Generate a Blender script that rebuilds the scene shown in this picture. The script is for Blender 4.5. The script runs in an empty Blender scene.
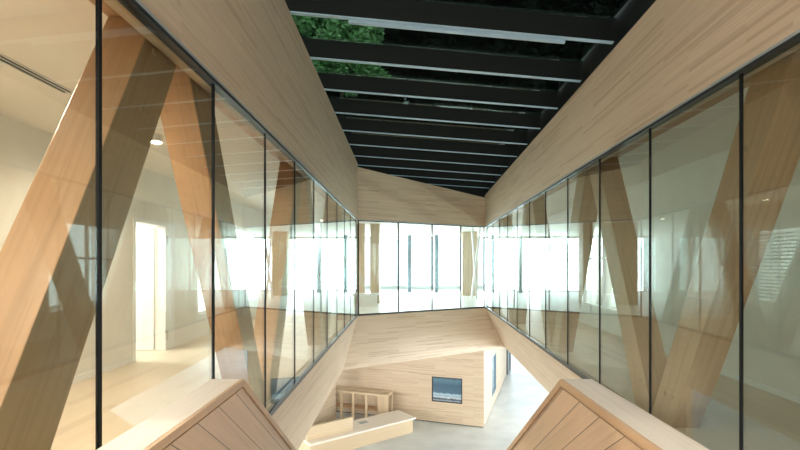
import bpy, bmesh, math, random
from mathutils import Vector, Matrix
random.seed(7)
R = math.radians
scn = bpy.context.scene
COL = scn.collection
EZ = 5.7                      # eye height above the lower floor (z = 0)
UF = EZ - 1.45                # upper floor level
# ------------------------------------------------------------------ camera
cam = bpy.data.cameras.new('camera'); cam_o = bpy.data.objects.new('camera', cam); COL.objects.link(cam_o)
cam.sensor_width = 36; cam.lens = 36*460/800; cam.shift_y = 39/800; cam.clip_start = .05; cam.clip_end = 300
cam_o.location = (0, 0, EZ); cam_o.rotation_euler = (R(90), 0, 0)
scn.camera = cam_o
# ------------------------------------------------------------------ world, lights, exposure
w = bpy.data.worlds.new('world'); scn.world = w; w.use_nodes = True
bg = w.node_tree.nodes['Background']; bg.inputs[0].default_value = (.80, .94, 1, 1); bg.inputs[1].default_value = 1.4
def area(name, loc, target, sx, sy, power, color):
    l = bpy.data.lights.new(name, 'AREA'); l.shape = 'RECTANGLE'; l.size = sx; l.size_y = sy; l.energy = power; l.color = color
    o = bpy.data.objects.new(name, l); COL.objects.link(o); o.location = loc
    d = Vector(target)-Vector(loc); o.rotation_euler = d.to_track_quat('-Z', 'Y').to_euler()
    return o
sun = bpy.data.lights.new('sun', 'SUN'); sun.energy = 2.2; sun.angle = R(2); sun_o = bpy.data.objects.new('sun', sun); COL.objects.link(sun_o)
sun_o.rotation_euler = (R(52), 0, R(-8))
COOL = (.88, .96, 1)
area('daylight_far_windows', (1, 26.2, EZ+.1), (1, 0, EZ-.2), 15, 3.2, 1650, COOL)
area('fill_behind_viewer', (0, -2.7, EZ+.5), (0, 10, EZ+.2), 3.2, 2.4, 70, (1, .90, .79))  # added warm fill for the upper fascias, no known source behind the viewer
area('daylight_left_windows', (-5.6, 11.2, EZ), (0, 11.2, EZ-.5), 4.4, 2.2, 230, COOL)
area('daylight_right_windows', (6.6, 11.2, EZ), (0, 11.2, EZ-.5), 5.0, 2.2, 95, COOL)
area('fill_lower_right', (9.5, 13, 1.5), (0, 14, 1.2), 9, 2.6, 700, COOL)  # added unseen fill for the lower floor, no window on this side
area('fill_lower_left', (-7.5, 8, 1.6), (2, 13, 2.5), 6, 2.6, 400, (1, .97, .92))  # added unseen fill lifting the lower hall from the left
area('fill_lower_rear', (0, -2.6, 2.2), (0, 14, 3.2), 8, 3.2, 680, (1, .97, .93))  # added fill under the landing to brighten the lower back fascia
area('overhead_fill_behind_viewer', (0, -1.3, EZ+2.8), (0, 1.6, EZ-.6), 2.4, 1.2, 85, (1, .97, .94))  # added overhead fill for the balustrade tops, no fitting there
area('daylight_passage_end', (8.5, 33, 1.6), (6, 0, 1.2), 12, 3.6, 170, COOL)
scn.view_settings.view_transform = 'Standard'; scn.view_settings.look = 'None'
scn.view_settings.gamma = 1; scn.view_settings.use_curve_mapping = False
scn.view_settings.exposure = 0.38
cy = scn.cycles
cy.use_denoising = True; cy.max_bounces = 12; cy.diffuse_bounces = 5; cy.glossy_bounces = 6
cy.transmission_bounces = 8; cy.transparent_max_bounces = 24; cy.sample_clamp_indirect = 6
cy.caustics_reflective = False; cy.caustics_refractive = False

# ------------------------------------------------------------------ materials
def mat(name, col, rough=.5, metal=0, emit=None, es=0, spec=.5):
    m = bpy.data.materials.new(name); m.use_nodes = True
    b = m.node_tree.nodes['Principled BSDF']
    b.inputs['Base Color'].default_value = (*col, 1); b.inputs['Roughness'].default_value = rough
    b.inputs['Metallic'].default_value = metal; b.inputs['Specular IOR Level'].default_value = spec
    if emit: b.inputs['Emission Color'].default_value = (*emit, 1); b.inputs['Emission Strength'].default_value = es
    return m
def ramp(nt, stops):
    r = nt.nodes.new('ShaderNodeValToRGB'); e = r.color_ramp.elements
    e[0].position, e[0].color = stops[0][0], (*stops[0][1], 1)
    e[1].position, e[1].color = stops[-1][0], (*stops[-1][1], 1)
    for p, c in stops[1:-1]:
        x = e.new(p); x.color = (*c, 1)
    return r
def mix(nt, a, b, fac, mode='MIX'):
    m = nt.nodes.new('ShaderNodeMix'); m.data_type = 'RGBA'; m.blend_type = mode
    if isinstance(fac, (int, float)): m.inputs[0].default_value = fac
    else: nt.links.new(fac, m.inputs[0])
    for s, i in ((a, 6), (b, 7)):
        if isinstance(s, tuple): m.inputs[i].default_value = (*s, 1)
        else: nt.links.new(s, m.inputs[i])
    return m.outputs[2]
def wood(name, dark, light, row=.045, length=.9, rough=.45, grain=.25, line=0.0, contrast=1.0, gscale=(1.2, 55, 1)):
    """strips of timber running along u, width along v"""
    m = mat(name, light, rough); nt = m.node_tree; b = nt.nodes['Principled BSDF']
    uv = nt.nodes.new('ShaderNodeUVMap'); uv.uv_map = 'UVMap'
    br = nt.nodes.new('ShaderNodeTexBrick'); br.offset = .37; br.offset_frequency = 2; br.squash = 1
    br.inputs['Scale'].default_value = 1; br.inputs['Mortar Size'].default_value = line
    br.inputs['Mortar Smooth'].default_value = 0; br.inputs['Bias'].default_value = 0
    br.inputs['Brick Width'].default_value = length; br.inputs['Row Height'].default_value = row
    br.inputs['Color1'].default_value = (0, 0, 0, 1); br.inputs['Color2'].default_value = (1, 1, 1, 1); br.inputs['Mortar'].default_value = (0, 0, 0, 1)
    nt.links.new(uv.outputs[0], br.inputs['Vector'])
    mid = tuple((d+l)/2 for d, l in zip(dark, light))
    r = ramp(nt, [(0, dark), (.22, tuple(m_+(l-m_)*.35 for m_, l in zip(mid, light))), (1, light)])
    nt.links.new(br.outputs['Color'], r.inputs[0])
    mp = nt.nodes.new('ShaderNodeMapping'); mp.inputs['Scale'].default_value = gscale
    nt.links.new(uv.outputs[0], mp.inputs[0])
    n = nt.nodes.new('ShaderNodeTexNoise'); n.inputs['Scale'].default_value = 1; n.inputs['Detail'].default_value = 5; n.inputs['Roughness'].default_value = .62
    n.inputs['Distortion'].default_value = .4
    nt.links.new(mp.outputs[0], n.inputs[0])
    g = ramp(nt, [(.28, tuple(c*.72 for c in (1, .95, .88))), (.55, (1, 1, 1)), (.8, (1.0, .97, .93))])
    nt.links.new(n.outputs[0], g.inputs[0])
    c = mix(nt, r.outputs[0], g.outputs[0], grain, 'MULTIPLY')
    if line > 0: c = mix(nt, c, tuple(d*.35 for d in dark), br.outputs['Fac'])
    nt.links.new(c, b.inputs['Base Color'])
    bp = nt.nodes.new('ShaderNodeBump'); bp.inputs['Strength'].default_value = .08; bp.inputs['Distance'].default_value = .004
    nt.links.new(n.outputs[0], bp.inputs['Height']); nt.links.new(bp.outputs[0], b.inputs['Normal'])
    return m
def plaster(name, col, rough=.7, amt=.04, scale=3):
    m = mat(name, col, rough); nt = m.node_tree; b = nt.nodes['Principled BSDF']
    tc = nt.nodes.new('ShaderNodeTexCoord'); n = nt.nodes.new('ShaderNodeTexNoise')
    n.inputs['Scale'].default_value = scale; n.inputs['Detail'].default_value = 6
    nt.links.new(tc.outputs['Object'], n.inputs[0])
    r = ramp(nt, [(.3, tuple(c*(1-amt) for c in col)), (.7, tuple(min(1, c*(1+amt)) for c in col))])
    nt.links.new(n.outputs[0], r.inputs[0]); nt.links.new(r.outputs[0], b.inputs['Base Color'])
    return m
def glass(name, tint, ior=1.5, boost=1.0):
    m = bpy.data.materials.new(name); m.use_nodes = True; nt = m.node_tree; nt.nodes.clear()
    out = nt.nodes.new('ShaderNodeOutputMaterial'); t = nt.nodes.new('ShaderNodeBsdfTransparent'); t.inputs[0].default_value = (*(math.sqrt(c) for c in tint), 1)
    g = nt.nodes.new('ShaderNodeBsdfGlossy'); g.inputs['Roughness'].default_value = 0; g.inputs[0].default_value = (.94, 1, .99, 1)
    geo = nt.nodes.new('ShaderNodeNewGeometry'); dp = nt.nodes.new('ShaderNodeVectorMath'); dp.operation = 'DOT_PRODUCT'
    nt.links.new(geo.outputs['Incoming'], dp.inputs[0]); nt.links.new(geo.outputs['Normal'], dp.inputs[1])
    def mth(op, x, y=None):
        n = nt.nodes.new('ShaderNodeMath'); n.operation = op
        for i, q in enumerate((x, y)):
            if q is None: continue
            if isinstance(q, (int, float)): n.inputs[i].default_value = q
            else: nt.links.new(q, n.inputs[i])
        return n.outputs[0]
    c = mth('ABSOLUTE', dp.outputs['Value']); p5 = mth('POWER', mth('SUBTRACT', 1, c), 5)
    d = mth('ADD', mth('MULTIPLY', p5, 1-.04*boost), .04*boost)
    s = nt.nodes.new('ShaderNodeMixShader')
    nt.links.new(d, s.inputs[0]); nt.links.new(t.outputs[0], s.inputs[1]); nt.links.new(g.outputs[0], s.inputs[2])
    nt.links.new(s.outputs[0], out.inputs[0])
    return m
PANEL = wood('pale_timber_panel', (.54, .405, .28), (.70, .565, .42), row=.026, length=1.0, grain=.5, gscale=(.9, 70, 1))
LOWER = PANEL
CAPW = wood('pale_maple_cap', (.82, .74, .64), (.88, .82, .74), row=.05, length=1.2, grain=.3)
PLANK = wood('oak_plank', (.63, .47, .34), (.78, .61, .46), row=.115, length=9, grain=.55, line=.0022, gscale=(1.5, 40, 1))
TRIMW = wood('oak_trim', (.60, .42, .27), (.68, .49, .33), row=.2, length=9, grain=.4)
TRUSS = wood('glulam_timber', (.43, .255, .135), (.49, .30, .165), row=.5, length=30, grain=.8, gscale=(.9, 28, 1))
FLOORW = wood('pale_floor_boards', (.60, .50, .38), (.70, .60, .47), row=.12, length=1.8, grain=.2)
BENCHW = wood('light_birch', (.64, .50, .33), (.72, .58, .40), row=.3, length=5, grain=.3)
WHITE = plaster('white_plaster', (.80, .78, .73))
WFLOOR = plaster('white_floor', (.80, .82, .81), .4)
CEIL = plaster('ceiling_paint', (.80, .77, .71), amt=.02)
CONC = plaster('pale_concrete', (.60, .63, .64), rough=.3, amt=.12, scale=1.3)
BLACK = mat('black_metal', (.005, .005, .006), .6, 0, spec=.2)
DARK = mat('dark_roof_steel', (.009, .008, .008), .6, 0, spec=.25)
BLUE_LIT = mat('blue_lit_metal', (.48, .66, .80), .4, .1)  # cool light on the beam undersides is put into this blue base colour
CHAN = mat('grey_channel', (.52, .56, .58), .35, .4)
DCHAN = mat('dark_channel', (.05, .055, .06), .35, .5)
STEEL = mat('brushed_steel', (.55, .55, .54), .3, .9)
DOORW = mat('white_door_paint', (.85, .85, .84), .35)
COLM = mat('blue_grey_column', (.17, .24, .29), .4)
BLINDM = mat('pale_blue_blind', (.35, .48, .52), .5)
BOLT = mat('bolt_plug', (.42, .28, .17), .6)
GLASS = glass('clear_glass', (.84, .925, .895))
SKYG = glass('dark_roof_glass', (.10, .135, .11))
WINDG = glass('window_glass', (.95, .98, .98))
LAMPM = mat('lamp_glow', (1, 1, 1), .5, 0, (1, .86, .62), 14)
GROUND = plaster('garden_ground', (.30, .31, .26), amt=.3, scale=.6)

# ------------------------------------------------------------------ mesh helpers
def uvmap(bm, grain, off=(0, 0)):
    lay = bm.loops.layers.uv.new('UVMap'); g0 = Vector(grain).normalized()
    for f in bm.faces:
        n = f.normal; g = g0 - n*g0.dot(n)
        if g.length < .2:
            for a in (Vector((0, 0, 1)), Vector((1, 0, 0)), Vector((0, 1, 0))):
                g = a - n*a.dot(n)
                if g.length > .5: break
        g.normalize(); v = n.cross(g)
        for l in f.loops: l[lay].uv = (l.vert.co.dot(g)+off[0], l.vert.co.dot(v)+off[1])
def obj(name, bm, m, parent=None, grain=(0, 1, 0), off=(0, 0), bevel=0, smooth=False):
    if bevel: bmesh.ops.bevel(bm, geom=bm.edges[:], offset=bevel, segments=2, affect='EDGES', profile=.6)
    bmesh.ops.recalc_face_normals(bm, faces=bm.faces[:]); bm.normal_update()
    uvmap(bm, grain, off)
    me = bpy.data.meshes.new(name); bm.to_mesh(me); bm.free(); me.materials.append(m)
    if smooth:
        for p in me.polygons: p.use_smooth = True
    o = bpy.data.objects.new(name, me); COL.objects.link(o)
    if parent:
        o.parent = parent
        o.matrix_parent_inverse = parent.matrix_basis.inverted()
    return o
def hexa(bm, p):
    """p: 8 points, 4 bottom ring then 4 top ring"""
    v = [bm.verts.new(q) for q in p]
    for f in ((3, 2, 1, 0), (4, 5, 6, 7), (0, 1, 5, 4), (1, 2, 6, 5), (2, 3, 7, 6), (3, 0, 4, 7)): bm.faces.new([v[i] for i in f])
    return bm
def box(bm, x0, x1, y0, y1, z0, z1):
    return hexa(bm, [(x0, y0, z0), (x1, y0, z0), (x1, y1, z0), (x0, y1, z0), (x0, y0, z1), (x1, y0, z1), (x1, y1, z1), (x0, y1, z1)])
def B(*a): return box(bmesh.new(), *a)
def prism(bm, pts, z0, z1):
    a = [bm.verts.new((x, y, z0)) for x, y in pts]; b = [bm.verts.new((x, y, z1)) for x, y in pts]; n = len(pts)
    bm.faces.new(a[::-1]); bm.faces.new(b)
    for i in range(n): bm.faces.new([a[i], a[(i+1) % n], b[(i+1) % n], b[i]])
    return bm
def cyl(bm, c, r, h, axis='Z', seg=20, r2=None):
    mt = {'Z': Matrix(), 'X': Matrix.Rotation(R(90), 4, 'Y'), 'Y': Matrix.Rotation(R(-90), 4, 'X')}[axis]
    bmesh.ops.create_cone(bm, cap_ends=True, segments=seg, radius1=r, radius2=r if r2 is None else r2, depth=h, matrix=Matrix.Translation(c) @ mt)
    return bm
def empty(name, loc=(0, 0, 0)):
    o = bpy.data.objects.new(name, None); COL.objects.link(o); o.location = loc; return o
def tag(o, label=None, cat=None, group=None, kind=None):
    if label: o['label'] = label
    if cat: o['category'] = cat
    if group: o['group'] = group
    if kind: o['kind'] = kind
    return o
def S(o, label=None): return tag(o, label, kind='structure')

# ------------------------------------------------------------------ the two converging side walls and the skewed end wall
def LX(Z, x0=-1.27): return x0 + .0057*Z
def RX(Z, x0=2.02): return x0 + .0533*Z
ZN = -2.9                          # wall behind the viewer
LC = (LX(13.0), 13.0); RC = (RX(15.4), 15.4)        # far corners of the atrium
TOP, BOT = EZ+1.24, EZ-1.45
def slabwall(bm, a, b, za, zb, ta, tb, d):
    """upright panel from a to b (xy), bottoms za,zb, tops ta,tb, thickness vector d"""
    ax, ay = a; bx, by = b; dx, dy = d
    return hexa(bm, [(ax, ay, za), (bx, by, zb), (bx+dx, by+dy, zb), (ax+dx, ay+dy, za), (ax, ay, ta), (bx, by, tb), (bx+dx, by+dy, tb), (ax+dx, ay+dy, ta)])
# upper fascias
S(obj('wall_upper_left', slabwall(bmesh.new(), (LX(ZN), ZN), LC, TOP, TOP, EZ+2.84, EZ+2.84, (-.14, 0)), PANEL), 'long timber fascia above the left glazing')
S(obj('wall_upper_right', slabwall(bmesh.new(), (RX(ZN), ZN), RC, TOP, TOP, EZ+2.30, EZ+2.30, (.14, 0)), PANEL, off=(3, 1)), 'long timber fascia above the right glazing')
S(obj('wall_upper_back', slabwall(bmesh.new(), LC, RC, TOP, TOP, EZ+2.74, EZ+2.22, (-.07, .14)), PANEL, grain=(.88, .47, 0), off=(1.7, .4)), 'timber fascia above the far glazing')
# lower fascias lean outwards towards their foot
def lean(a, b, a2, b2, z0a, z0b, z1, d):
    return hexa(bmesh.new(), [(*a2, z0a), (*b2, z0b), (b2[0]+d[0], b2[1]+d[1], z0b), (a2[0]+d[0], a2[1]+d[1], z0a), (*a, z1), (*b, z1), (b[0]+d[0], b[1]+d[1], z1), (a[0]+d[0], a[1]+d[1], z1)])
LB, RB = (LX(12.6, -1.63), 12.6), (RX(15.8, 2.77), 15.8)
S(obj('wall_lower_left', lean((LX(ZN), ZN), LC, (LX(ZN, -1.63), ZN), LB, EZ-2.9, EZ-2.9, BOT-.02, (-.14, 0)), LOWER, off=(5, 2)), 'leaning timber fascia below the left glazing')
S(obj('wall_lower_right', lean((RX(ZN), ZN), RC, (RX(ZN, 2.77), ZN), RB, EZ-2.87, EZ-2.87, BOT-.02, (.14, 0)), LOWER, off=(2, 7)), 'leaning timber fascia below the right glazing')
S(obj('wall_lower_back', lean(LC, RC, LB, RB, EZ-2.9, EZ-2.87, BOT-.02, (-.07, .14)), LOWER, grain=(.88, .47, 0), off=(8, 3)), 'timber fascia below the far glazing')

# upper floors
def sl(name, pts_top, pts_bot, z1, z0, m, label):
    bm = bmesh.new(); n = len(pts_top)
    a = [bm.verts.new((*p, z0)) for p in pts_bot]; b = [bm.verts.new((*p, z1)) for p in pts_top]
    bm.faces.new(a[::-1]); bm.faces.new(b)
    for i in range(n): bm.faces.new([a[i], a[(i+1) % n], b[(i+1) % n], b[i]])
    return S(obj(name, bm, m), label)
e = .145
sl('floor_upper_left', [(-6.5, ZN), (LX(ZN)-e, ZN), (LC[0]-e, 13), (-6.5, 13)], [(-6.5, ZN), (LX(ZN, -1.63)-e, ZN), (LX(13, -1.63)-e, 13), (-6.5, 13)], UF, EZ-2.89, FLOORW, 'pale floor of the left gallery')
sl('floor_upper_right', [(RX(ZN)+e, ZN), (7.2, ZN), (7.2, 15.5), (RX(15.5)+e, 15.5)], [(RX(ZN, 2.77)+e, ZN), (7.2, ZN), (7.2, 15.5), (RX(15.5, 2.77)+e, 15.5)], UF, EZ-2.86, FLOORW, 'pale floor of the right gallery')
sl('floor_upper_back', [(-6.5, 13.01), (LC[0]-e, 13.01), (LC[0]-.07, 13.15), (RC[0], 15.56), (7.2, 15.56), (9.5, 15.56), (9.5, 25), (-6.5, 25)],
   [(-6.5, 13.01), (LX(13, -1.63)-e, 13.01), (LB[0]-.07, 13.02), (RB[0], 15.96), (7.2, 15.97), (9.5, 15.97), (9.5, 25), (-6.5, 25)], UF, EZ-2.86, WFLOOR, 'pale floor of the far gallery')
# upper ceilings
CZ = EZ+1.48
S(obj('ceiling_left', prism(bmesh.new(), [(-6.5, ZN), (LX(ZN)-.14, ZN), (LC[0]-.14, 13), (-6.5, 13)], CZ, CZ+.2), CEIL))
S(obj('ceiling_right', prism(bmesh.new(), [(RX(ZN)+.14, ZN), (7.2, ZN), (7.2, 15.5), (RX(15.5)+.14, 15.5)], CZ, CZ+.2), CEIL))
S(obj('ceiling_back', prism(bmesh.new(), [(-6.5, 13.01), (LC[0]-.14, 13.01), (LC[0]-.07, 13.15), (RC[0]-.07, 15.55), (9.5, 15.56), (9.5, 25), (-6.5, 25)], CZ, CZ+.2), CEIL))
# room walls beyond the galleries (left wall has a doorway and a window)
WL = -3.95
def WR(Z): return 3.9+.0533*Z
DZ0, DZ1, DH = 6.86, 7.72, UF+2.08
bm = bmesh.new()
box(bm, WL-.15, WL, ZN, DZ0-.06, UF, CZ); box(bm, WL-.15, WL, DZ0-.06, DZ1+.3, DH+.06, CZ); box(bm, WL-.15, WL, DZ1+.3, 9.0, UF, CZ)
box(bm, WL-.15, WL, 9.0, 13.4, UF, UF+.45); box(bm, WL-.15, WL, 9.0, 13.4, UF+2.35, CZ); box(bm, WL-.15, WL, 13.4, 14.2, UF, CZ)
S(obj('wall_left', bm, WHITE), 'white gallery wall with an open doorway')
bm = bmesh.new()
def rw(z0, z1, h0, h1): slabwall(bm, (WR(z0), z0), (WR(z1), z1), h0, h0, h1, h1, (.15, 0))
rw(ZN, 8.9, UF, CZ); rw(8.9, 13.9, UF, UF+.45); rw(8.9, 13.9, UF+2.35, CZ); rw(13.9, 15.5, UF, CZ)
S(obj('wall_right', bm, WHITE), 'white gallery wall on the right')
# wall behind the viewer, closing both levels
bm = bmesh.new()
for a in ((-7.5, -1.7, EZ-1.45, EZ+3.3), (1.7, 9.5, EZ-1.45, EZ+3.3), (-1.7, 1.7, EZ+1.8, EZ+3.3), (-7.5, 9.5, 0, EZ-1.45)):
    box(bm, a[0], a[1], ZN-.15, ZN, a[2], a[3])
S(obj('wall_rear', bm, WHITE))
# store room behind the open door
bm = bmesh.new()
box(bm, -6.4, -6.3, 5.5, 8.8, UF, CZ); box(bm, -6.4, WL-.15, 8.8, 8.9, UF, CZ); box(bm, -6.4, WL-.15, 5.4, 5.5, UF, CZ)
S(obj('wall_store', bm, WHITE))
def bulb(name, loc, power, color, rad=.08):
    l = bpy.data.lights.new(name, 'POINT'); l.energy = power; l.color = color; l.shadow_soft_size = rad
    o = bpy.data.objects.new(name, l); COL.objects.link(o); o.location = loc; return o
def spot(name, loc, power, color, rad=.05):
    l = bpy.data.lights.new(name, 'SPOT'); l.energy = power; l.color = color; l.shadow_soft_size = rad; l.spot_size = R(165); l.spot_blend = .6
    o = bpy.data.objects.new(name, l); COL.objects.link(o); o.location = loc; return o
bulb('store_room_light', (-5.2, 7.2, CZ-.35), 190, (1, .97, .93))
# far end: window wall at y=24.8
bm = bmesh.new()
FY = 24.8
box(bm, -6.5, 9.5, FY, FY+.2, UF, UF+.05); box(bm, -6.5, 9.5, FY, FY+.2, CZ-.12, CZ)
S(obj('wall_far', bm, WHITE))
bm = bmesh.new(); box(bm, -6.6, -6.4, 13, 25, UF, CZ); box(bm, 9.4, 9.6, 15.5, 25, UF, CZ); box(bm, -6.5, WL-.15, 12.9, 13.05, UF, CZ); box(bm, WR(15.5)+.15, 9.5, 15.4, 15.55, UF, CZ)
S(obj('wall_back_room_sides', bm, WHITE))
wn = S(empty('window_5', (1.5, FY, UF)), 'long blown-out window at the far end')
obj('window_frame', (lambda b: [box(b, x, x+.06, FY+.02, FY+.12, UF+.05, CZ-.12) for x in (-6.5, -4.2, -2.2, 3.6, 5.4, 7.4, 9.4)] and b)(bmesh.new()), COLM, wn, grain=(0, 0, 1))
obj('pane', B(-6.5, 9.5, FY+.06, FY+.07, UF+.05, CZ-.12), WINDG, wn)
# side windows
def side_window(n, xf, y0, y1, k, label):
    root = S(empty(f'window_{n}', (xf((y0+y1)/2), (y0+y1)/2, UF+.45)), label)
    bm = bmesh.new()
    for i in range(k+1):
        y = y0+(y1-y0-.05)*i/k; x = xf(y); box(bm, x+.02, x+.09, y, y+.05, UF+.45, UF+2.35)
    for z in (UF+.45, UF+1.55, UF+2.30):
        a, b = xf(y0), xf(y1)
        hexa(bm, [(a+.02, y0, z), (b+.02, y1, z), (b+.09, y1, z), (a+.09, y0, z), (a+.02, y0, z+.05), (b+.02, y1, z+.05), (b+.09, y1, z+.05), (a+.09, y0, z+.05)])
    obj('window_frame', bm, DOORW, root, grain=(0, 0, 1))
    bm = bmesh.new(); ya, yb = y0+(y1-y0)*.5, y1-.06
    for q in range(19):
        z = UF+.62+q*.088; a, b = xf(ya), xf(yb)
        hexa(bm, [(a+.11, ya, z), (b+.11, yb, z), (b+.15, yb, z-.03), (a+.15, ya, z-.03), (a+.11, ya, z+.004), (b+.11, yb, z+.004), (b+.15, yb, z-.026), (a+.15, ya, z-.026)])
    obj('blind', bm, BLINDM, root, grain=(0, 1, 0))
    bm = bmesh.new(); a, b = xf(y0)+.05, xf(y1)+.05
    hexa(bm, [(a, y0, UF+.45), (b, y1, UF+.45), (b+.008, y1, UF+.45), (a+.008, y0, UF+.45), (a, y0, UF+2.35), (b, y1, UF+2.35), (b+.008, y1, UF+2.35), (a+.008, y0, UF+2.35)])
    obj('pane', bm, WINDG, root)
side_window(6, lambda y: WL-.14, 9.0, 13.4, 4, 'window in the left gallery wall')
side_window(7, lambda y: WR(y)+.02, 8.9, 13.9, 4, 'window in the right gallery wall')

# ------------------------------------------------------------------ atrium glazing
def glazing(n, A, Bp, zs, nrm, label, thick):
    """A,B: xy ends; zs: stations along as fractions; nrm: outward normal"""
    root = S(empty(f'window_{n}', ((A[0]+Bp[0])/2, (A[1]+Bp[1])/2, BOT)), label)
    A, Bp, nrm = Vector(A), Vector(Bp), Vector(nrm); d = (Bp-A).normalized()
    def pan(name, p, q, z0, z1, o0, o1, m):
        bm = bmesh.new(); c = [p+nrm*o0, q+nrm*o0, q+nrm*o1, p+nrm*o1]
        hexa(bm, [(*v, z0) for v in c] + [(*v, z1) for v in c]); return obj(name, bm, m, root, grain=(*d, 0))
    pan('head_channel', A, Bp, TOP-.022, TOP+.0, -.012, .05, DCHAN)
    pan('head_trim', A, Bp, TOP+.001, TOP+.022, -.010, -.0005, CHAN)
    pan('sill_channel', A, Bp, BOT-.019, BOT+.03, -.005, .06, DCHAN)
    pts = [A+(Bp-A)*t for t in zs]
    for i in range(len(pts)-1):
        pan('pane', pts[i]+d*.006, pts[i+1]-d*.006, BOT+.03, TOP-.022, .008, .020, GLASS)
    for i, p in enumerate(pts):
        if n != 3 and i == len(pts)-1: continue
        h = thick/2
        pan('mullion', p-d*h, p+d*h, BOT+.03, TOP-.022, .004, .019, BLACK)
def zst(f, first, step, end):
    L = []; z = first
    while z > ZN: z -= step
    z += step
    L = [ZN]
    while z < end-.3: L.append(z); z += step
    L.append(end); return L
zl = zst(LX, 1.94, 1.172, 13.0)
glazing(1, (LX(ZN), ZN), LC, [(z-ZN)/(13-ZN) for z in zl], (-1, 0), 'glass wall along the left gallery', .02)
zr = zst(RX, 2.95, 1.19, 15.4)
glazing(2, (RX(ZN), ZN), RC, [(z-ZN)/(15.4-ZN) for z in zr], (1, 0), 'glass wall along the right gallery', .02)
glazing(3, LC, RC, [.005, .285, .545, .785, .995], (-.47, .88), 'glass wall closing the far end of the atrium', .04)

# ------------------------------------------------------------------ roof
def ZB(k): return 5.28+1.168*k
def beam_z(x): return EZ+2.90-.058*(x+1.27)
ordn = ['first', 'second', 'third', 'fourth', 'fifth', 'sixth', 'seventh', 'eighth', 'ninth', 'tenth', 'eleventh', 'twelfth']
ki = 0
for k in range(-1, 10):
    zc = ZB(k); x0, x1 = -1.75, RX(zc, 2.3)+.0
    y0, y1 = zc-.02, zc+.27
    z0, z1 = beam_z(x0), beam_z(x1)
    root = empty('roof_beam', ((x0+x1)/2, zc, z1)); vis = k >= 0
    lab = (f'{ordn[k]} dark steel roof beam under the skylight, counting from the viewer' if k >= 0 else 'dark steel roof beam just above the picture edge')
    tag(root, lab, 'beam', 'dark roof beams across the skylight')
    H, T = .27, .055
    bm = hexa(bmesh.new(), [(x0, y0, z0+.012), (x1, y1, z1+.012), (x1, y1+T, z1+.012), (x0, y0+T, z0+.012), (x0, y0, z0+H), (x1, y1, z1+H), (x1, y1+T, z1+H), (x0, y0+T, z0+H)])
    obj('web', bm, DARK, root)
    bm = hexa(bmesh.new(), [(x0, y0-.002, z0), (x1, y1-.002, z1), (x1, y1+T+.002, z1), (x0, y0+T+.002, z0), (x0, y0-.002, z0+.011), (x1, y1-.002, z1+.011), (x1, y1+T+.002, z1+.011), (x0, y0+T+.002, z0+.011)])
    obj('lit_underside', bm, BLUE_LIT, root)  # bluish lit line along the beam bottom, drawn as a pale strip
# conduit light track below the first beam
tk = hexa(bmesh.new(), [(-.60, ZB(0)+.10, beam_z(-.60)-.03), (2.0, ZB(0)+.28, beam_z(2.0)-.03), (2.0, ZB(0)+.33, beam_z(2.0)-.03), (-.60, ZB(0)+.15, beam_z(-.60)-.03),
                        (-.60, ZB(0)+.10, beam_z(-.60)-.001), (2.0, ZB(0)+.28, beam_z(2.0)-.001), (2.0, ZB(0)+.33, beam_z(2.0)-.001), (-.60, ZB(0)+.15, beam_z(-.60)-.001)])
tag(obj('light_track', tk, BLUE_LIT, grain=(1, 0, 0)), 'slim grey track fixed under the nearest roof beam', 'track')
# side channels of the skylight
S(obj('trim_1', slabwall(bmesh.new(), (-1.75, ZN), (-1.70, 17), beam_z(-1.75)-.15, beam_z(-1.75)-.15, EZ+3.35, EZ+3.35, (-.12, 0)), DARK))
S(obj('trim_2', slabwall(bmesh.new(), (RX(ZN, 2.32), ZN), (RX(17, 2.32), 17), EZ+2.3, EZ+2.3, EZ+3.05, EZ+3.05, (.12, 0)), DARK))
S(obj('trim_3', slabwall(bmesh.new(), (-1.9, 16.2), (3.5, 16.9), EZ+2.2, EZ+2.2, EZ+3.3, EZ+3.3, (0, .2)), DARK, grain=(1, 0, 0)))
S(obj('roof_left', B(-6.7, LX(0)-.145, ZN, 16.9, EZ+2.72, EZ+2.82), DARK))
S(obj('roof_right', B(2.3, 9.6, ZN, 16.9, EZ+2.20, EZ+2.28), DARK)) if False else None
root = S(empty('window_4', (.5, 7, EZ+3.2)), 'glazed skylight above the beams')
for k in range(-2, 10):
    a, b = ZB(k)+.03, ZB(k+1)+.01
    if a < ZN: a = ZN
    x0, x1 = -1.75, RX((a+b)/2, 2.32)
    z0, z1 = beam_z(x0)+.29, beam_z(x1)+.29
    bm = hexa(bmesh.new(), [(x0, a, z0), (x1, a+.27, z1), (x1, b+.27, z1), (x0, b, z0), (x0, a, z0+.02), (x1, a+.27, z1+.02), (x1, b+.27, z1+.02), (x0, b, z0+.02)])
    obj('pane', bm, SKYG, root)
bm = bmesh.new()
box(bm, -1.75, 3.2, ZN, ZB(-2)+.1, EZ+3.1, EZ+3.2)
S(obj('roof_rear', bm, DARK))

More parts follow.
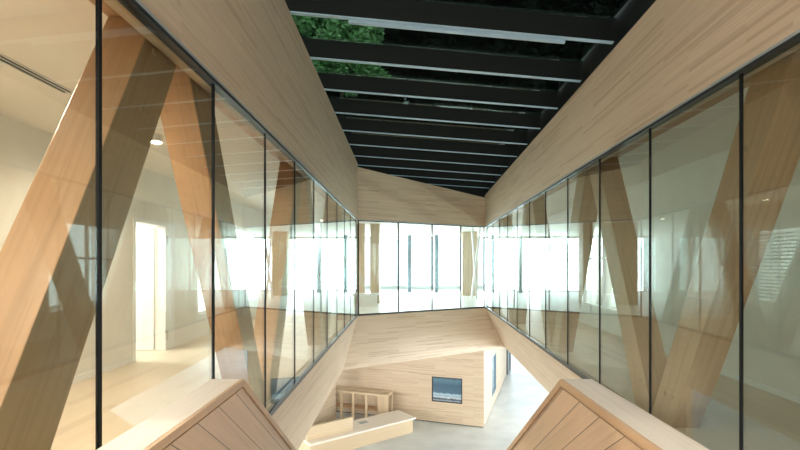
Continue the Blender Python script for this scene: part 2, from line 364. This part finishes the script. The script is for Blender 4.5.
# ------------------------------------------------------------------ V trusses behind the glass
CH = EZ+1.478; DEP = .26
def truss(side, nodes, half, label, Zend, drop):
    fx = (lambda z: LX(z, -1.43)) if side < 0 else (lambda z: RX(z, 2.18))
    root = empty('timber_truss', (fx(6), 6, UF)); tag(root, label, 'truss', 'V-shaped timber trusses behind the glass')
    wd = .36
    for zn in nodes:
        for s in (-1, 1):
            zt0 = zn+(-wd if s < 0 else 0); zb = zn+s*half; zb0 = zb-(0 if s < 0 else wd)
            if min(zt0, zb0) < ZN or max(zn, zb) > Zend: continue
            bm = bmesh.new(); ps = []
            for (zz, h) in ((zb0, UF), (zb0+wd, UF), (zt0+wd, CH-drop+.005), (zt0, CH-drop+.005)):
                ps.append((zz, h))
            inn = [(fx(z), z, h) for z, h in ps]; out = [(fx(z)+side*DEP, z, h) for z, h in ps]
            hexa(bm, inn+out)
            g = (0, (zt0-zb0), CH-UF)
            st = obj('diagonal_strut', bm, TRUSS, root, grain=g, off=(random.random()*9, random.random()*9), bevel=.006)
            # bolt plugs on the atrium face and on the face towards the viewer
            for t in ((.93, .3), (.93, .7), (.8, .5), (.1, .3), (.1, .7)):
                z = zb0+(zt0-zb0)*t[0]+wd*t[1]; h = UF+(CH-drop-UF)*t[0]
                obj('bolt_plug', cyl(bmesh.new(), (fx(z)-side*.003, z, h), .018, .012, 'X', 12), BOLT, st)
    # chords
    z0, z1 = ZN+.02, Zend
    bm = bmesh.new(); hexa(bm, [(fx(z0), z0, CH-.0), (fx(z1), z1, CH-.0), (fx(z1)+side*DEP, z1, CH), (fx(z0)+side*DEP, z0, CH), (fx(z0), z0, CH+.35), (fx(z1), z1, CH+.35), (fx(z1)+side*DEP, z1, CH+.35), (fx(z0)+side*DEP, z0, CH+.35)])
    # visible lower face of the chord sits just below the ceiling line
    for v in bm.verts:
        v.co.z = v.co.z-drop if v.co.z < CH+.1 else CH-.001
    obj('top_chord', bm, TRUSS, root, grain=(0, 1, 0))
    return root
truss(-1, [-.70, 3.0, 6.7, 10.4], 1.85, 'timber V truss standing behind the left glass wall', 13.2, .06)
truss(1, [-.87, 2.66, 6.16, 9.7, 13.25], 1.77, 'timber V truss standing behind the right glass wall', 15.6, .14)

# ------------------------------------------------------------------ left gallery fittings
for i, (x, z) in enumerate(((-2.80, 5.28), (-2.8, 10.6), (-2.5, 14.8))):
    lab = ['round ceiling downlight seen between the first two left struts', 'round ceiling downlight further down the left gallery', 'round ceiling downlight at the far left corner'][i]
    root = tag(empty('ceiling_downlight', (x, z, CZ)), lab, 'light', 'round ceiling downlights in the left gallery')
    obj('housing', cyl(bmesh.new(), (x, z, CZ-.04), .075, .08), DOORW, root)
    obj('diffuser', cyl(bmesh.new(), (x, z, CZ-.085), .055, .01), LAMPM, root)
    spot('downlight_bulb', (x, z, CZ-.10), 120, (1, .78, .58), .05)
for z in (.2, 2.6):
    root = tag(empty('ceiling_downlight', (-2.5, z, CZ)), 'round ceiling downlight above the near left gallery, just out of frame beside the slot diffuser' if z > 1 else 'round ceiling downlight in the left gallery beside the viewer, out of frame', 'light', 'round ceiling downlights out of frame')
    obj('housing', cyl(bmesh.new(), (-2.5, z, CZ-.04), .075, .08), DOORW, root)
    obj('diffuser', cyl(bmesh.new(), (-2.5, z, CZ-.085), .055, .01), LAMPM, root)
    spot('downlight_bulb', (-2.5, z, CZ-.10), 300, (1, .78, .60), .05)
root = tag(empty('air_diffuser', (-2.95, 2.6, CZ)), 'long slim slot air diffuser in the left ceiling', 'diffuser')
bm = bmesh.new()
for x in (-2.90, -2.855, -2.81): box(bm, x, x+.010, 1.2, 3.96, CZ-.012, CZ-.001)
box(bm, -2.90, -2.80, 3.96, 3.97, CZ-.012, CZ-.001)
obj('frame', bm, DOORW, root)
bm = bmesh.new()
for x in (-2.89, -2.845): box(bm, x, x+.035, 1.2, 3.96, CZ-.004, CZ-.0015)
obj('slot', bm, BLACK, root)
# open door
root = S(empty('door_1', (WL, DZ0, UF)), 'open white door in the left gallery wall')
bm = bmesh.new()
box(bm, WL-.16, WL+.015, DZ0-.06, DZ0, UF, DH+.06); box(bm, WL-.16, WL+.015, DZ1, DZ1+.3, UF, DH+.06); box(bm, WL-.16, WL+.015, DZ0, DZ1, DH, DH+.06)
obj('door_frame', bm, DOORW, root, bevel=.004)
lf = obj('door_leaf', B(WL-1.0, WL-.17, DZ1-.03, DZ1+.015, UF+.01, DH-.01) , DOORW, root, bevel=.003)
for h in (.25, 1.85):
    obj('hinge', cyl(bmesh.new(), (WL+.032, DZ1+.0, UF+h), .022, .14, seg=12), STEEL, root)
bm = bmesh.new(); cyl(bm, (WL-.93, DZ1-.055, UF+1.0), .012, .05, 'Y', 12); box(bm, WL-.94, WL-.82, DZ1-.085, DZ1-.07, UF+.99, UF+1.01)
obj('door_handle', bm, STEEL, lf)
# baseboards
S(obj('baseboard_left', B(WL+.001, WL+.014, ZN, DZ0-.07, UF+.001, UF+.08), DOORW))
bm = slabwall(bmesh.new(), (WR(ZN)-.002, ZN), (WR(8.9)-.002, 8.9), UF+.001, UF+.001, UF+.08, UF+.08, (-.012, 0))
S(obj('baseboard_right', bm, DOORW))

# ------------------------------------------------------------------ far gallery behind the end glazing
S(obj('wall_timber_pier', B(-1.10, -.76, 17.0, 17.6, UF, CZ), PANEL, grain=(0, 0, 1)), 'timber-clad pier beyond the far glazing, left')
S(obj('wall_timber_return', B(-2.6, -1.3, 16.9, 17.2, UF, CZ), PANEL, grain=(0, 0, 1)))
S(obj('wall_timber_pier_right', B(2.85, 3.55, 21.0, 21.5, UF, CZ), PANEL, grain=(0, 0, 1)), 'timber-clad pier beyond the far glazing, right')
for x, nm in ((.40, 'slim blue-grey column beyond the far glass, left of its middle'), (1.78, 'slim blue-grey column beyond the far glass, right of its middle')):
    root = tag(empty('steel_column', (x+.08, 23.5, UF)), nm, 'column', 'slim columns beyond the far glass')
    obj('shaft', B(x, x+.17, 23.4, 23.6, UF+.012, CZ-.012), COLM, root, bevel=.006)
    obj('base_plate', B(x-.05, x+.22, 23.35, 23.65, UF, UF+.012), COLM, root)
    obj('cap_plate', B(x-.05, x+.22, 23.35, 23.65, CZ-.012, CZ), COLM, root)
root = tag(empty('low_bench', (-1.1, 15.9, UF)), 'low white block bench beyond the far glass, beside the pier', 'bench')
obj('seat', B(-1.5, -.75, 15.6, 16.1, UF+.38, UF+.44), DOORW, root, bevel=.004); obj('base', B(-1.45, -.8, 15.65, 16.05, UF, UF+.38), WHITE, root)
# leaning slim props on the right
for x0, x1, lab in ((3.15, 2.95, 'pale slanted timber prop beyond the far glass, leaning left'), (2.95, 3.3, 'pale slanted timber prop beyond the far glass, leaning right')):
    bm = hexa(bmesh.new(), [(x0, 19.0, UF), (x0+.07, 19.0, UF), (x0+.07, 19.1, UF), (x0, 19.1, UF), (x1, 19.0, CZ), (x1+.07, 19.0, CZ), (x1+.07, 19.1, CZ), (x1, 19.1, CZ)])
    if x0 < x1:
        for v in bm.verts: v.co.y += .12
    tag(obj('slanted_prop', bm, DOORW), lab, 'prop', 'slanted props beyond the far glass')

# ------------------------------------------------------------------ lower hall
S(obj('floor', B(-14, 16, ZN-.2, 31.4, -.3, 0), CONC), 'pale polished concrete floor of the lower hall')
S(obj('ground', B(-80, 80, 31.4, 120, -.4, -.05), GROUND))
u = Vector((-3.02, 1.0)).normalized(); v_ = Vector((.335, 1)).normalized(); C0 = Vector((2.92, 16.0))
def LW(s, t): return C0+u*s+v_*t            # s leftwards along the front wall, t deeper along the side wall
WT = EZ-2.88
def wallquad(bm, s0, s1, t0, t1, z0, z1):
    c = [LW(s0, t0), LW(s1, t0), LW(s1, t1), LW(s0, t1)]
    return hexa(bm, [(*p, z0) for p in c]+[(*p, z1) for p in c])
# front wall with an opening for the screen
SS0, SS1, SZ0, SZ1 = .76, 1.87, EZ-4.95, EZ-4.05
bm = bmesh.new(); wallquad(bm, 0, SS0, 0, .2, .03, WT); wallquad(bm, SS1, 7, 0, .2, .03, WT); wallquad(bm, SS0, SS1, 0, .2, .03, SZ0); wallquad(bm, SS0, SS1, 0, .2, SZ1, WT)
S(obj('wall_lower_front', bm, PANEL, grain=(*u, 0), off=(4, 4)), 'timber wall of the lower room facing the viewer')
bm = bmesh.new(); wallquad(bm, 0, .2, .2, 2.15, .03, WT); wallquad(bm, 0, .2, 3.6, 8, .03, WT); wallquad(bm, 0, .2, 2.15, 3.6, .03, EZ-5.28); wallquad(bm, 0, .2, 2.15, 3.6, EZ-3.7, WT)
S(obj('wall_lower_side', bm, PANEL, grain=(*v_, 0), off=(2, 3)), 'side of the lower timber room')
bm = bmesh.new(); wallquad(bm, .03, 7, .02, .1, .001, .03); wallquad(bm, .03, .1, .1, 8, .001, .03)
S(obj('baseboard_lower', bm, DCHAN))
rt = S(empty('window_8', (*LW(.1, 3), EZ-4.4)), 'narrow upright window in the side of the lower room')
bm = bmesh.new(); wallquad(bm, .005, .06, 2.15, 2.25, EZ-5.28, EZ-3.7); wallquad(bm, .005, .06, 3.5, 3.6, EZ-5.28, EZ-3.7); wallquad(bm, .005, .06, 2.25, 3.5, EZ-5.28, EZ-5.2); wallquad(bm, .005, .06, 2.25, 3.5, EZ-3.78, EZ-3.7)
obj('window_frame', bm, COLM, rt)
obj('pane', wallquad(bmesh.new(), .05, .07, 2.25, 3.5, EZ-5.2, EZ-3.78), mat('grey_blue_pane', (.18, .25, .29), .1), rt)
rt = S(empty('door_2', (*LW(0, 8.2), 0)), 'dark framed door at the far end of the lower passage')
obj('door_leaf', wallquad(bmesh.new(), -.06, .16, 8.02, 9.2, .02, 2.4), mat('dark_door', (.07, .09, .10), .3), rt)
obj('door_frame', wallquad(bmesh.new(), -.1, .2, 9.2, 9.3, 0, 2.6), DCHAN, rt)
# screen in the front wall
m = mat('screen_picture', (.05, .1, .15), .25); nt = m.node_tree; b = nt.nodes['Principled BSDF']
uvn = nt.nodes.new('ShaderNodeTexCoord'); sp = nt.nodes.new('ShaderNodeSeparateXYZ'); nt.links.new(uvn.outputs['Generated'], sp.inputs[0])
rr = ramp(nt, [(0, (.25, .30, .33)), (.10, (.03, .04, .06)), (.16, (.40, .45, .48)), (.22, (.22, .30, .36)), (.30, (.30, .42, .50)), (.36, (.055, .11, .16)), (.70, (.045, .09, .14)), (.92, (.07, .15, .20)), (1, (.04, .07, .1))])
nz = nt.nodes.new('ShaderNodeTexNoise'); nz.inputs['Scale'].default_value = 9; nt.links.new(uvn.outputs['Generated'], nz.inputs[0])
ma = nt.nodes.new('ShaderNodeMath'); ma.operation = 'MULTIPLY_ADD'; ma.inputs[1].default_value = .12; nt.links.new(nz.outputs[0], ma.inputs[0])
ms = nt.nodes.new('ShaderNodeMath'); ms.operation = 'SUBTRACT'; ms.inputs[1].default_value = .06; nt.links.new(sp.outputs[2], ma.inputs[2]); nt.links.new(ma.outputs[0], ms.inputs[0])
nt.links.new(ms.outputs[0], rr.inputs[0]); nt.links.new(rr.outputs[0], b.inputs['Base Color']); nt.links.new(rr.outputs[0], b.inputs['Emission Color']); b.inputs['Emission Strength'].default_value = .35
rt = tag(empty('display_screen', (*LW((SS0+SS1)/2, .05), SZ0)), 'dark blue screen set into the lower timber wall', 'screen')
bm = bmesh.new(); f = .035
wallquad(bm, SS0+.002, SS0+f, .01, .12, SZ0+.002, SZ1-.002); wallquad(bm, SS1-f, SS1-.002, .01, .12, SZ0+.002, SZ1-.002)
wallquad(bm, SS0+f, SS1-f, .01, .12, SZ0+.002, SZ0+f); wallquad(bm, SS0+f, SS1-f, .01, .12, SZ1-f, SZ1-.002)
obj('frame', bm, DCHAN, rt)
obj('screen', wallquad(bmesh.new(), SS0+f, SS1-f, .04, .1, SZ0+f, SZ1-f), m, rt)
# left lower wall
bm = slabwall(bmesh.new(), (-3.25, 14.9), (-2.36, 16.9), 0, 0, WT, WT, (-.2, .05))
S(obj('wall_lower_hall_left', bm, PANEL, grain=(.28, .96, 0), off=(6, 1)), 'timber wall at the left of the lower hall')
# bench, local frame
bu = Vector((.8, .6)); bn = Vector((-.6, .8)); B0 = Vector((.54, 15.6))
def bq(bm, s0, s1, t0, t1, z0, z1):
    c = [B0-bu*s0+bn*t0, B0-bu*s1+bn*t0, B0-bu*s1+bn*t1, B0-bu*s0+bn*t1]
    return hexa(bm, [(*p, z0) for p in c]+[(*p, z1) for p in c])
rt = tag(empty('wooden_bench', (*(B0-bu*2), 0)), 'long low birch platform bench with a short backrest on the lower concrete floor', 'bench')
obj('seat', bq(bmesh.new(), 0, 3.9, 0, 1.02, .44, .50), CAPW, rt, grain=(*bu, 0), bevel=.006)
obj('base', bq(bmesh.new(), .10, 3.88, .04, .98, 0, .439), BENCHW, rt, grain=(*bu, 0), bevel=.004)
obj('backrest', bq(bmesh.new(), 2.32, 3.88, .26, .36, .501, .90), BENCHW, rt, grain=(*bu, 0), bevel=.004)
tag(obj('paper_sheet', bq(bmesh.new(), 1.55, 1.85, .55, .75, .501, .506), mat('grey_paper', (.45, .47, .46), .6)), 'small grey sheet lying on the bench top', 'paper')
# shelf frame by the front wall
rt = tag(empty('shelf_unit', (*LW(4.4, -.5), 0)), 'open timber frame shelf against the lower wall behind the bench', 'shelf')
s0, s1, t0, t1 = 3.32, 5.75, -.66, -.12
for s in (s0, s1-.09):
    for t in (t0, t1-.09): obj('post', wallquad(bmesh.new(), s, s+.09, t, t+.09, 0, .95), BENCHW, rt, grain=(0, 0, 1), bevel=.003)
for s in (3.62, 4.1, 4.62, 5.1): obj('post', wallquad(bmesh.new(), s, s+.09, t0, t0+.05, 0, .95), BENCHW, rt, grain=(0, 0, 1), bevel=.003)
for t in (t0, t1-.09): obj('rail', wallquad(bmesh.new(), s0, s1, t, t+.09, .951, 1.02), BENCHW, rt, grain=(*u, 0), bevel=.003)
for s in (s0, s1-.09): obj('rail', wallquad(bmesh.new(), s, s+.09, t0+.091, t1-.091, .951, 1.02), BENCHW, rt, grain=(*v_, 0), bevel=.003)
obj('shelf', wallquad(bmesh.new(), s0+.1, s1-.1, t0+.06, t1-.1, .40, .43), TRUSS, rt, grain=(*u, 0))
obj('side_panel', wallquad(bmesh.new(), s0+.01, s0+.30, t0+.002, t0+.02, .05, .95), BENCHW, rt, grain=(0, 0, 1))
# closing walls of the lower hall
S(obj('wall_lower_outer_left', B(-9, -8.85, ZN, 24, 0, EZ-2.9), WHITE))
S(obj('wall_lower_outer_right', B(10.4, 10.55, ZN, 18, 0, EZ-2.9), WHITE))

# ------------------------------------------------------------------ landing, stair and its two balustrades
S(obj('floor_landing', B(LX(0)+.02, RX(ZN)-.02, ZN, 2.0, UF-.2, UF), FLOORW, grain=(1, 0, 0)))
SL = .708
bm = bmesh.new(); n = 22; rise = UF/n; run = rise/SL
for i in range(n-1):
    z = UF-rise*(i+1); y = 2.0+run*i
    box(bm, -.74, .76, y, y+run+.02, max(0, z-.2), z)
S(obj('floor_stair', bm, FLOORW, grain=(1, 0, 0)), 'timber stair descending into the lower hall')
def balustrade(side, xi, xo, label):
    root = tag(empty('stair_balustrade', ((xi+xo)/2, 1, UF)), label, 'balustrade', 'timber balustrades flanking the stair')
    TZ = EZ-.55; yk = 2.2; yE = 2.0+UF/SL-.3
    yN = ZN+.01
    def prof(y, d): return TZ-d-(max(0, y-yk)*SL)
    def poly(x0, x1, pts):
        bm = bmesh.new(); a = [bm.verts.new((x0, y, z)) for y, z in pts]; b = [bm.verts.new((x1, y, z)) for y, z in pts]; n = len(pts)
        bm.faces.new(a); bm.faces.new(b[::-1])
        for i in range(n): bm.faces.new([a[i], a[(i+1) % n], b[(i+1) % n], b[i]])
        return bm
    e = .032
    k = e*(math.sqrt(1+SL*SL)-1)/SL
    s = -side   # towards the stair
    # top cap: flat run and falling run
    cap = poly(xi+side*.0165, xo, [(yN, TZ-e), (yN, TZ), (yk, TZ), (yE, prof(yE, 0)), (yE, prof(yE, e*1.22)), (yk-k, TZ-e)])
    obj('cap', cap, CAPW, root, bevel=.002)
    obj('edge_trim', poly(xi, xi+side*.016, [(yN, TZ-e), (yN, TZ-.001), (yk, TZ-.001), (yE, prof(yE, .001)), (yE, prof(yE, e*1.22)), (yk-k, TZ-e)]), TRIMW, root, grain=(0, 1, 0))['label'] = 'warm-toned edge strip'
    # body
    def low(y): return max(.001, (UF-.2) if y <= 2.0 else UF-.35-(y-2.0)*SL)
    body = poly(xi+side*.018, xo-side*.001, [(yN, UF-.2), (yN, TZ-e-.001), (yk-k, TZ-e-.001), (yE, prof(yE, e*1.22+.001)), (yE, .002), (yE-.5, .002), (2.0, UF-.2)])
    obj('body', body, CAPW, root)
    # inner face planks, following the slope of the stair, with a shadow gap at the cap
    g = .009
    face = poly(xi+side*.004, xi+side*.0175, [(yN, UF-.2), (yN, TZ-e-g), (yk-k-g*.4, TZ-e-g), (yE, prof(yE, e*1.22+g)), (yE, .002), (yE-.5, .002), (2.0, UF-.2)])
    obj('plank_panel', face, PLANK, root, grain=(0, 1, -SL), off=(0, .02))
balustrade(-1, -.746, -.900, 'pale timber stair balustrade at the left of the foreground')
balustrade(1, .765, .918, 'warm timber stair balustrade at the right of the foreground')

# ------------------------------------------------------------------ trees
leafm = plaster('leaf_green', (.42, .72, .34), .5, .5, 2.0)
barkm = plaster('bark', (.10, .08, .06), .9, .3, 5)
def tree(loc, crown, height, nleaf, label, size=.14, seed=1, group=None, lm=None):
    rnd = random.Random(seed); root = tag(empty('tree', loc), label, 'tree', group)
    bm = bmesh.new(); cz = height
    cyl(bm, (loc[0], loc[1], loc[2]+(cz-loc[2])/2), .16, cz-loc[2], seg=12, r2=.09)
    obj('trunk', bm, barkm, root, grain=(0, 0, 1))
    verts, faces = [], []
    cl = [(Vector((rnd.uniform(-1, 1)*crown[0], rnd.uniform(-1, 1)*crown[1], rnd.uniform(-1, 1)*crown[2])), rnd.uniform(.5, 1.1)) for _ in range(60 if lm is None else 900)]
    for i in range(nleaf):
        c, r = cl[i % len(cl)]
        d = Vector((rnd.gauss(0, 1), rnd.gauss(0, 1), rnd.gauss(0, 1))).normalized()*r*rnd.uniform(.55, 1)
        p = Vector((loc[0], loc[1], cz))+c+d
        a = Vector((rnd.gauss(0, 1), rnd.gauss(0, 1), rnd.gauss(0, .5))).normalized()*size*rnd.uniform(.6, 1.2); b = a.cross(Vector((rnd.gauss(0, 1), rnd.gauss(0, 1), rnd.gauss(0, 1)))).normalized()*size*.45
        k = len(verts); verts += [p-a, p+b, p+a, p-b]; faces.append((k, k+1, k+2, k+3))
    me = bpy.data.meshes.new('foliage'); me.from_pydata([tuple(x) for x in verts], [], faces); me.materials.append(lm or leafm)
    o = bpy.data.objects.new('foliage', me); COL.objects.link(o); o.parent = root; o.matrix_parent_inverse = Matrix.Translation(loc).inverted()
gt = 'trees around the building'
tree((-3.6, 28.6, 0), (2.4, 1.0, 2.3), EZ+13.4, 9000, 'bright leafy tree seen through the skylight at upper left', .24, 1, gt)
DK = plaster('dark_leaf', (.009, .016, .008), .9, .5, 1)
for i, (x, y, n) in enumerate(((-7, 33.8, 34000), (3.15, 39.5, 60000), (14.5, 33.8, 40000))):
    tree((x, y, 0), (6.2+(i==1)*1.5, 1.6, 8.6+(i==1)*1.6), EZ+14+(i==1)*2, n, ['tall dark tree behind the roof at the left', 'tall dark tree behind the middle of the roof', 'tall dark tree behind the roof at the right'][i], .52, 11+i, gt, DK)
tree((-7.9, 11.6, 0), (.4, 1.6, 1.4), EZ-.3, 4000, 'garden tree outside the left gallery window', .10, 5, gt)
tree((9.3, 11.6, 0), (.4, 1.6, 1.4), EZ-.3, 4000, 'garden tree outside the right gallery window', .10, 6, gt)

# low planting outside the passage
root = tag(empty('low_hedge', (9.5, 31.9, -.05)), 'low green hedge outside the far end of the lower passage', 'hedge')
rnd = random.Random(9); verts, faces = [], []
for i in range(6000):
    p = Vector((rnd.uniform(4.5, 14.5), rnd.uniform(31.55, 32.3), rnd.uniform(.02, .42)*rnd.uniform(.6, 1)))
    a = Vector((rnd.gauss(0, .5), rnd.gauss(0, .5), rnd.gauss(.7, .4))).normalized()*.07; b = a.cross(Vector((rnd.gauss(0, 1), rnd.gauss(0, 1), .2))).normalized()*.03
    k = len(verts); verts += [tuple(p-a), tuple(p+b), tuple(p+a), tuple(p-b)]; faces.append((k, k+1, k+2, k+3))
me = bpy.data.meshes.new('foliage'); me.from_pydata(verts, [], faces); me.materials.append(leafm)
o = bpy.data.objects.new('foliage', me); COL.objects.link(o); o.parent = root; o.matrix_parent_inverse = Matrix.Translation((9.5, 31.9, -.05)).inverted()
obj('kerb', B(4.4, 14.6, 31.42, 31.52, -.05, .12), CONC, root)
